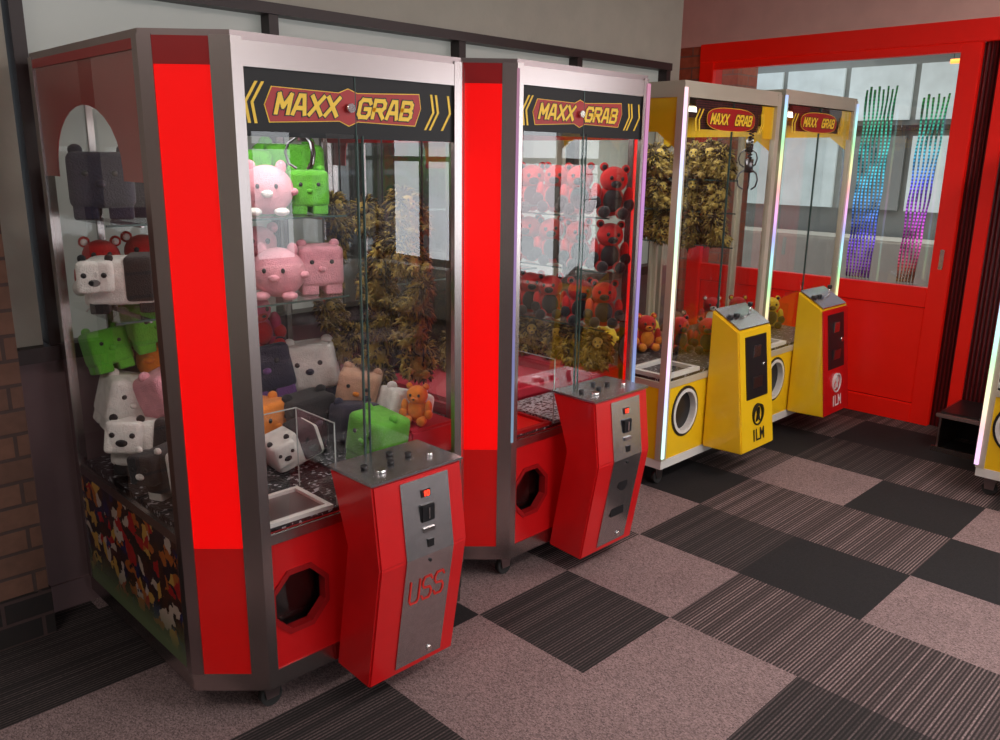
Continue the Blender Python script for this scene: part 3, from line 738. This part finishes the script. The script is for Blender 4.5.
def tufts(bm,c,s,mis,n,rnd,L=.03,face=False,rad=.0065):
    for _ in range(n):
        while True:
            v=Vector((rnd.gauss(0,1),rnd.gauss(0,1),rnd.gauss(0,1))).normalized()
            if face and v.y<-.6 and abs(v.x)<.42: continue
            break
        p=Vector((v.x*s[0]*.92+c[0],v.y*s[1]*.92+c[1],max(.004,v.z*s[2]*.92+c[2])))
        d=(v+Vector((rnd.uniform(-.5,.5),rnd.uniform(-.5,.5),rnd.uniform(-.8,.2)))).normalized()
        t1=d.orthogonal().normalized(); t2=d.cross(t1)
        l=L*rnd.uniform(.6,1.25); rr_=rad*rnd.uniform(.7,1.3)
        a0=rnd.uniform(0,6.28)
        b=[bm.verts.new(p+(t1*math.cos(a0+k*2.094)+t2*math.sin(a0+k*2.094))*rr_) for k in range(3)]
        mid=p+d*l*.55
        m_=[bm.verts.new(mid+(t1*math.cos(a0+k*2.094)+t2*math.sin(a0+k*2.094))*rr_*.7) for k in range(3)]
        tip=bm.verts.new(p+d*l+Vector((0,0,-l*.3)))
        mi=rnd.choice(mis)
        for k in range(3):
            f=bm.faces.new((b[k],b[(k+1)%3],m_[(k+1)%3],m_[k])); f.material_index=mi; f.smooth=True
            f=bm.faces.new((m_[k],m_[(k+1)%3],tip)); f.material_index=mi; f.smooth=True
def plush_mesh(kind,c1,c2,var=0):
    key=(kind,c1,c2,var)
    if key in cache: return cache[key]
    bm=bmesh.new(); rnd=random.Random(11+var*7)
    if kind=='bear':
        blob(bm,(0,0,.055),(.052,.046,.056),0)
        blob(bm,(0,-.008,.132),(.050,.047,.046),0)
        blob(bm,(0,-.030,.060),(.036,.022,.042),1)
        for s in (-1,1):
            blob(bm,(s*.040,0,.172),(.016,.010,.016),0,2); blob(bm,(s*.040,-.006,.172),(.010,.008,.010),1,2)
            blob(bm,(s*.058,-.02,.078),(.017,.022,.036),0,2); blob(bm,(s*.062,-.035,.050),(.020,.020,.024),1,2)
            blob(bm,(s*.035,-.045,.02),(.021,.034,.021),0,2); blob(bm,(s*.035,-.070,.022),(.022,.016,.022),1,2)
            blob(bm,(s*.020,-.050,.140),(.007,.005,.008),2,2)
        blob(bm,(0,-.05,.120),(.020,.014,.014),1,2); blob(bm,(0,-.064,.125),(.007,.005,.005),2,2)
    elif kind=='round':
        blob(bm,(0,0,.075),(.080,.074,.074),0,4)
        for s in (-1,1):
            blob(bm,(s*.045,0,.142),(.017,.010,.022),0,2); blob(bm,(s*.04,-.05,.012),(.024,.03,.013),1,2)
            blob(bm,(s*.078,-.015,.07),(.016,.022,.012),0,2); blob(bm,(s*.027,-.070,.088),(.006,.004,.008),2,2)
        blob(bm,(0,-.072,.066),(.018,.010,.012),1,2)
        blob(bm,(0,.078,.05),(.014,.014,.014),0,2)
    elif kind=='block':
        blob(bm,(0,0,.085),(.068,.064,.062),0,cube=True)
        for s in (-1,1):
            for q in (-1,1): blob(bm,(s*.036,q*.033,.018),(.026,.026,.02),1,cube=True)
            blob(bm,(s*.03,-.064,.10),(.007,.004,.007),2,2)
            blob(bm,(s*.05,0,.150),(.016,.012,.014),0,2)
        blob(bm,(0,-.064,.078),(.012,.008,.009),1,2)
    elif kind=='patch':
        blob(bm,(0,.0,.065),(.085,.064,.064),0,4)
        blob(bm,(-.05,-.055,.085),(.045,.042,.042),0,3)
        for s in (-1,1):
            blob(bm,(-.05+s*.035,-.05,.122),(.013,.010,.022),1,2); blob(bm,(-.05+s*.019,-.094,.092),(.006,.004,.007),2,2)
            blob(bm,(s*.05,-.05,.016),(.022,.034,.017),1,2)
        blob(bm,(.030,-.018,.085),(.040,.052,.049),1,3); blob(bm,(-.05,-.094,.073),(.016,.011,.011),1,2)
        blob(bm,(-.005,.02,.075),(.02,.05,.056),1,3)
        blob(bm,(.085,.02,.07),(.016,.014,.014),0,2)
    elif kind=='shaggy':
        blob(bm,(0,0,.05),(.046,.042,.050),0,3,.05,rnd); tufts(bm,(0,0,.05),(.044,.040,.050),[0,0,1,4],120,rnd,.028)
        blob(bm,(0,.008,.125),(.046,.034,.044),1,3,.1,rnd); tufts(bm,(0,.004,.125),(.048,.036,.046),[0,1,1,4],230,rnd,.038,True,.0055)
        blob(bm,(0,-.022,.122),(.026,.022,.026),4,3)
        blob(bm,(0,-.042,.110),(.014,.010,.010),4,2)
        for s in (-1,1):
            blob(bm,(s*.056,-.02,.070),(.015,.020,.032),0,2); tufts(bm,(s*.056,-.02,.065),(.016,.02,.03),[0,4,1],38,rnd,.024)
            blob(bm,(s*.034,-.045,.02),(.018,.032,.018),0,2); tufts(bm,(s*.034,-.040,.02),(.018,.03,.016),[0,4,1],34,rnd,.022)
            blob(bm,(s*.011,-.042,.130),(.004,.003,.005),2,2)
        blob(bm,(0,-.052,.114),(.006,.004,.004),2,2)
    elif kind=='bundle':
        blob(bm,(0,0,.06),(.075,.07,.06),0,4); blob(bm,(-.03,-.03,.115),(.05,.045,.04),0,3)
        for s in (-1,1):
            blob(bm,(-.03+s*.03,-.02,.152),(.014,.009,.018),1,2); blob(bm,(-.03+s*.016,-.073,.12),(.006,.004,.006),3,2)
            blob(bm,(s*.06,-.04,.03),(.022,.03,.018),1,2)
        blob(bm,(.03,-.0,.085),(.042,.05,.04),1,3)
        blob(bm,(-.03,-.072,.105),(.010,.006,.007),1,2)
    elif kind=='blockpatch':
        blob(bm,(0,0,.075),(.088,.062,.056),0,cube=True)
        blob(bm,(-.055,-.058,.092),(.040,.034,.038),0,cube=True)
        blob(bm,(.040,-.004,.082),(.034,.066,.056),1,cube=True)
        for s in (-1,1):
            for q in (-1,1): blob(bm,(s*.056,q*.035,.016),(.022,.022,.018),1,cube=True)
            blob(bm,(-.055+s*.022,-.091,.098),(.007,.004,.007),2,2)
            blob(bm,(-.055+s*.030,-.052,.134),(.010,.008,.010),1,2)
        blob(bm,(-.055,-.091,.080),(.014,.008,.009),1,2)
    me=bpy.data.meshes.new('soft_toy'); bm.to_mesh(me); bm.free()
    for m in (PM[c1],PM[c2],M['black'],PM['white'],PM['tan']): me.materials.append(m)
    cache[key]=me; return me
LBL={'bear':'soft toy bear','round':'round eared soft toy','block':'boxy soft toy','patch':'patched soft toy animal','shaggy':'shaggy soft toy','bundle':'rounded soft toy','blockpatch':'boxy patched soft toy'}
vc=[0]
def plush(kind,c1,c2,x,y,z,s=1,rz=0,tx=0,ty=0,where='',group=None):
    vc[0]+=1
    o=bpy.data.objects.new('soft_toy',plush_mesh(kind,c1,c2,vc[0]%3 if kind=='shaggy' else 0)); link(o)
    o.location=(x,y,z); o.rotation_euler=(tx,ty,rz); o.scale=(s,s,s)
    cn={'hotpink':'dark pink','golddark':'brown'}
    a=cn.get(c1,c1); b=cn.get(c2,c2)
    lab=(a+' ' if c1==c2 else a+' and '+b+' ')+LBL[kind]+' '+where
    top(o,lab,'soft toy',None,group or 'soft toys')
    return o
R=random.uniform
s1='on a glass shelf'; s0='piled on the deck'
Z=.582
G='soft toys in the first red machine'
plush('block','navy','navy',.985,2.74,1.402,1.35,-.4,where=s1,group=G)
plush('block','navy','navy',1.16,2.72,1.402,1.3,-.7,where=s1,group=G)
plush('bear','navy','navy',1.30,2.80,1.402,1.0,-.3,where=s1,group=G)
plush('round','pink','white',1.455,2.58,1.402,1.1,-.5,where=s1,group=G)
plush('block','green','green',1.61,2.58,1.402,1.0,-.4,where=s1,group=G)
plush('block','green','green',1.66,2.78,1.402,1.6,-.2,where=s1,group=G)
plush('block','green','green',1.47,2.78,1.402,1.45,-.3,where=s1,group=G)
plush('blockpatch','white','black',.995,2.66,1.122,1.25,-.5,where=s1,group=G)
plush('blockpatch','white','black',1.19,2.68,1.122,1.15,-.2,where=s1,group=G)
plush('bear','red','white',.99,2.83,1.122,1.15,-.3,where=s1,group=G)
plush('bear','red','white',1.13,2.84,1.122,1.2,-.3,where=s1,group=G)
plush('bear','hotpink','red',1.32,2.76,1.122,1.05,-.3,where=s1,group=G)
plush('round','pink','pink',1.47,2.56,1.122,1.15,-.7,where=s1,group=G)
plush('block','pink','pink',1.645,2.58,1.122,1.15,-.4,where=s1,group=G)
plush('bear','pink','pink',1.50,2.74,1.122,1.3,-.4,where=s1,group=G)
for k in [('blockpatch','white','black',1.01,2.62,Z,1.35,-.5),('blockpatch','black','white',1.01,2.36,Z,1.2,-.9),('bundle','black','black',1.00,2.18,Z,1.0,.3),
 ('block','pink','pink',1.15,2.66,Z+.14,1.3,.3),('round','pink','white',1.18,2.43,Z,1.2,.0),('block','white','white',.99,2.81,Z+.12,1.2,.1),
 ('round','orange','orange',1.14,2.82,Z+.24,1.1,.4),('block','green','green',1.12,2.80,Z+.39,1.15,.2),('block','green','green',.99,2.83,Z+.31,.95,.2),
 ('block','black','hotpink',1.30,2.80,Z+.02,1.4,.2),('block','orange','orange',1.38,2.56,Z,1.25,.2),
 ('block','navy','purple',1.53,2.74,Z+.12,1.4,-.2),('block','black','navy',1.54,2.50,Z,1.3,-.2),
 ('block','white','navy',1.69,2.70,Z+.12,1.4,-.7),('bear','hotpink','red',1.54,2.85,Z+.30,1.2,-.2),('block','cream','orange',1.71,2.48,Z+.10,1.1,-.8),
 ('block','white','white',1.77,2.30,Z+.02,1.25,-.4),('block','green','green',1.60,2.21,Z,1.2,-1.2),('blockpatch','white','black',1.40,2.37,Z,1.0,.1),
 ('bundle','white','black',1.24,2.60,Z,1.2,-.1),('block','navy','black',1.62,2.37,Z,1.15,-.3),('round','green','green',1.45,2.84,Z+.16,1.2,.1)]:
    plush(k[0],k[1],k[2],k[3],k[4],k[5],k[6],k[7]+R(-.3,.3),R(-.3,.3),R(-.3,.3),where=s0,group=G)
gg='shaggy golden toys in the red machine'
for yc in (2.22,2.44,2.70):
    for j in range(5):
        z=.83+j*.125
        plush('shaggy',('tan','gold','gold')[j%3],'golddark',1.80+R(-.03,.02),yc+R(-.03,.03),z,R(.8,1.0),-1.1+R(-1.5,1.5),R(-.4,.4),R(-.5,.5),where='hanging on a cord',group=gg)
plush('shaggy','gold','golddark',1.82,2.46,Z+.115,.85,-1,where='on a red felt step',group=gg)
plush('bear','orange','orange',1.77,2.18,Z+.115,.75,-1,where='on a red felt step',group=G)
G2='red soft toys in the second red machine'
for z,sc_ in ((.882,1.1),(1.132,1.15),(1.362,1.18)):
    for k,y in enumerate((2.25,2.40,2.55,2.70,2.84)):
        plush('bear','red','black',2.880,y,z,sc_,-.9+R(-.3,.3),R(-.08,.08),R(-.1,.1),where=s1,group=G2)
g2='shaggy golden toys in the second red machine'
for k,(x,y) in enumerate(((2.86,2.26),(2.86,2.39),(2.88,2.52),(2.86,2.66),(2.88,2.80))):
    plush('shaggy','gold','golddark',x,y,Z+.115,.95,-1+R(-.4,.4),where='on a red felt step',group=g2)
for k,(x,y) in enumerate(((2.62,2.70),(2.48,2.80))):
    plush('shaggy','gold','golddark',x,y,Z+.075,1.0,-.8+R(-.4,.4),where='on red felt',group=g2)
G3='shaggy golden toys in the yellow machine'
for z in (1.151,1.331,1.501):
    for k,y in enumerate((2.42,2.51,2.60,2.69,2.78,2.87)):
        plush('shaggy','tan' if k%3==0 else 'gold','golddark',4.09+R(-.05,.02),y,z+.002,R(.9,1.15),-1.0+R(-1.5,1.5),R(-.4,.4),R(-.5,.5),where=s1,group=G3)
for c,d2,x,y in (('yellow','black',3.98,2.80),('red','black',3.95,2.55),('red','black',4.05,2.42),('red','orange',3.85,2.70),('red','black',3.75,2.8),('brown','cream',4.08,2.66),('yellow','black',3.60,2.82)):
    plush('round' if c=='yellow' else 'bear',c,d2,x,y,.556,1.1,-.8+R(-.4,.4),where=s0,group='soft toys in the yellow machine')
for c,d2,x,y in (('red','yellow',4.85,2.7),('yellow','black',5.0,2.55),('red','white',4.7,2.8)):
    plush('bear',c,d2,x,y,.556,1.1,-.8,where=s0,group='soft toys in the yellow machine by the door')

# metal step
e=empty('step_stool',(5.18,1.27,0)); top(e,'low metal step stool with dark treads by the ribbed wall','step stool')
box('tread',(-.20,-.20,.20),(.20,.20,.225),M['alu'],e,.004)
box('tread_mat',(-.18,-.18,.225),(.18,.18,.232),M['black'],e)
box('side_plate',(-.19,.17,0),(.19,.18,.20),M['greymetal'],e)
box('side_plate',(-.19,-.18,0),(.19,-.17,.20),M['greymetal'],e)
box('back_plate',(.16,-.17,0),(.17,.17,.20),M['black'],e)
box('foot_rail',(-.21,-.20,0),(-.19,.20,.03),M['alu'],e)

# ---------------------------------------------------------------- lights
def ceiling_fill_light(x,y,e_,col=(1,.95,.9)):  # unseen overhead panels, added as fill for the room
    e=empty('ceiling_fill_light',(x,y,CZ-.06)); top(e,'added white fill light panel on the unseen ceiling','ceiling light',None,'ceiling fill lights')
    box('light_housing',(-.62,-.17,.0),(.62,.17,.06),M['white'],e)
    box('diffuser',(-.60,-.15,-.006),(.60,.15,0),M['lamp'],e)
    area('lamp',(0,0,-.02),(0,0,0),1.2,.3,e_,col,e)
ceiling_fill_light(2.0,-.2,22,(1,.87,.82))
ceiling_fill_light(4.0,.0,36,(1,.76,.70))
ceiling_fill_light(2.4,-1.8,20,(1,.92,.88))
ceiling_fill_light(-.9,1.2,14,(1,.85,.78))
area('daylight_east',(XE+.3,-1.9,1.5),(0,math.radians(90),0),1.9,3.2,80,(.92,.96,1))
area('daylight_south',(2.2,-3.9,1.5),(math.radians(90),0,0),5.0,1.9,80,(.92,.96,1))
area('outside_fill',(7.0,3.2,2.8),(0,0,0),2.0,2.0,30,(.95,1,1))  # fill added to brighten the space beyond the door
sl=bpy.data.lights.new('sun','SUN'); sl.energy=2.6; sl.angle=.02; so=bpy.data.objects.new('sun',sl); so.rotation_euler=(math.radians(-42),0,math.radians(12)); link(so)
w_=bpy.data.worlds.new('World'); S.world=w_; w_.use_nodes=True
bg=w_.node_tree.nodes['Background']; bg.inputs[0].default_value=(.75,.86,1,1); bg.inputs[1].default_value=1.3

# ---------------------------------------------------------------- camera
th=math.radians(14.3); ps=math.radians(45.1); ro=math.radians(.8)
F=Vector((math.cos(th)*math.cos(ps),math.cos(th)*math.sin(ps),-math.sin(th)))
Rv=Vector((math.sin(ps),-math.cos(ps),0)); U=Rv.cross(F)
R2=Rv*math.cos(ro)+U*math.sin(ro); U2=U*math.cos(ro)-Rv*math.sin(ro)
cam=bpy.data.cameras.new('camera'); cam.lens=30.02; cam.sensor_width=36; cam.clip_start=.05
co=bpy.data.objects.new('camera',cam); link(co)
mw=Matrix((R2,U2,-F)).transposed().to_4x4(); mw.translation=Vector((0,0,1.6)); co.matrix_world=mw
S.camera=co
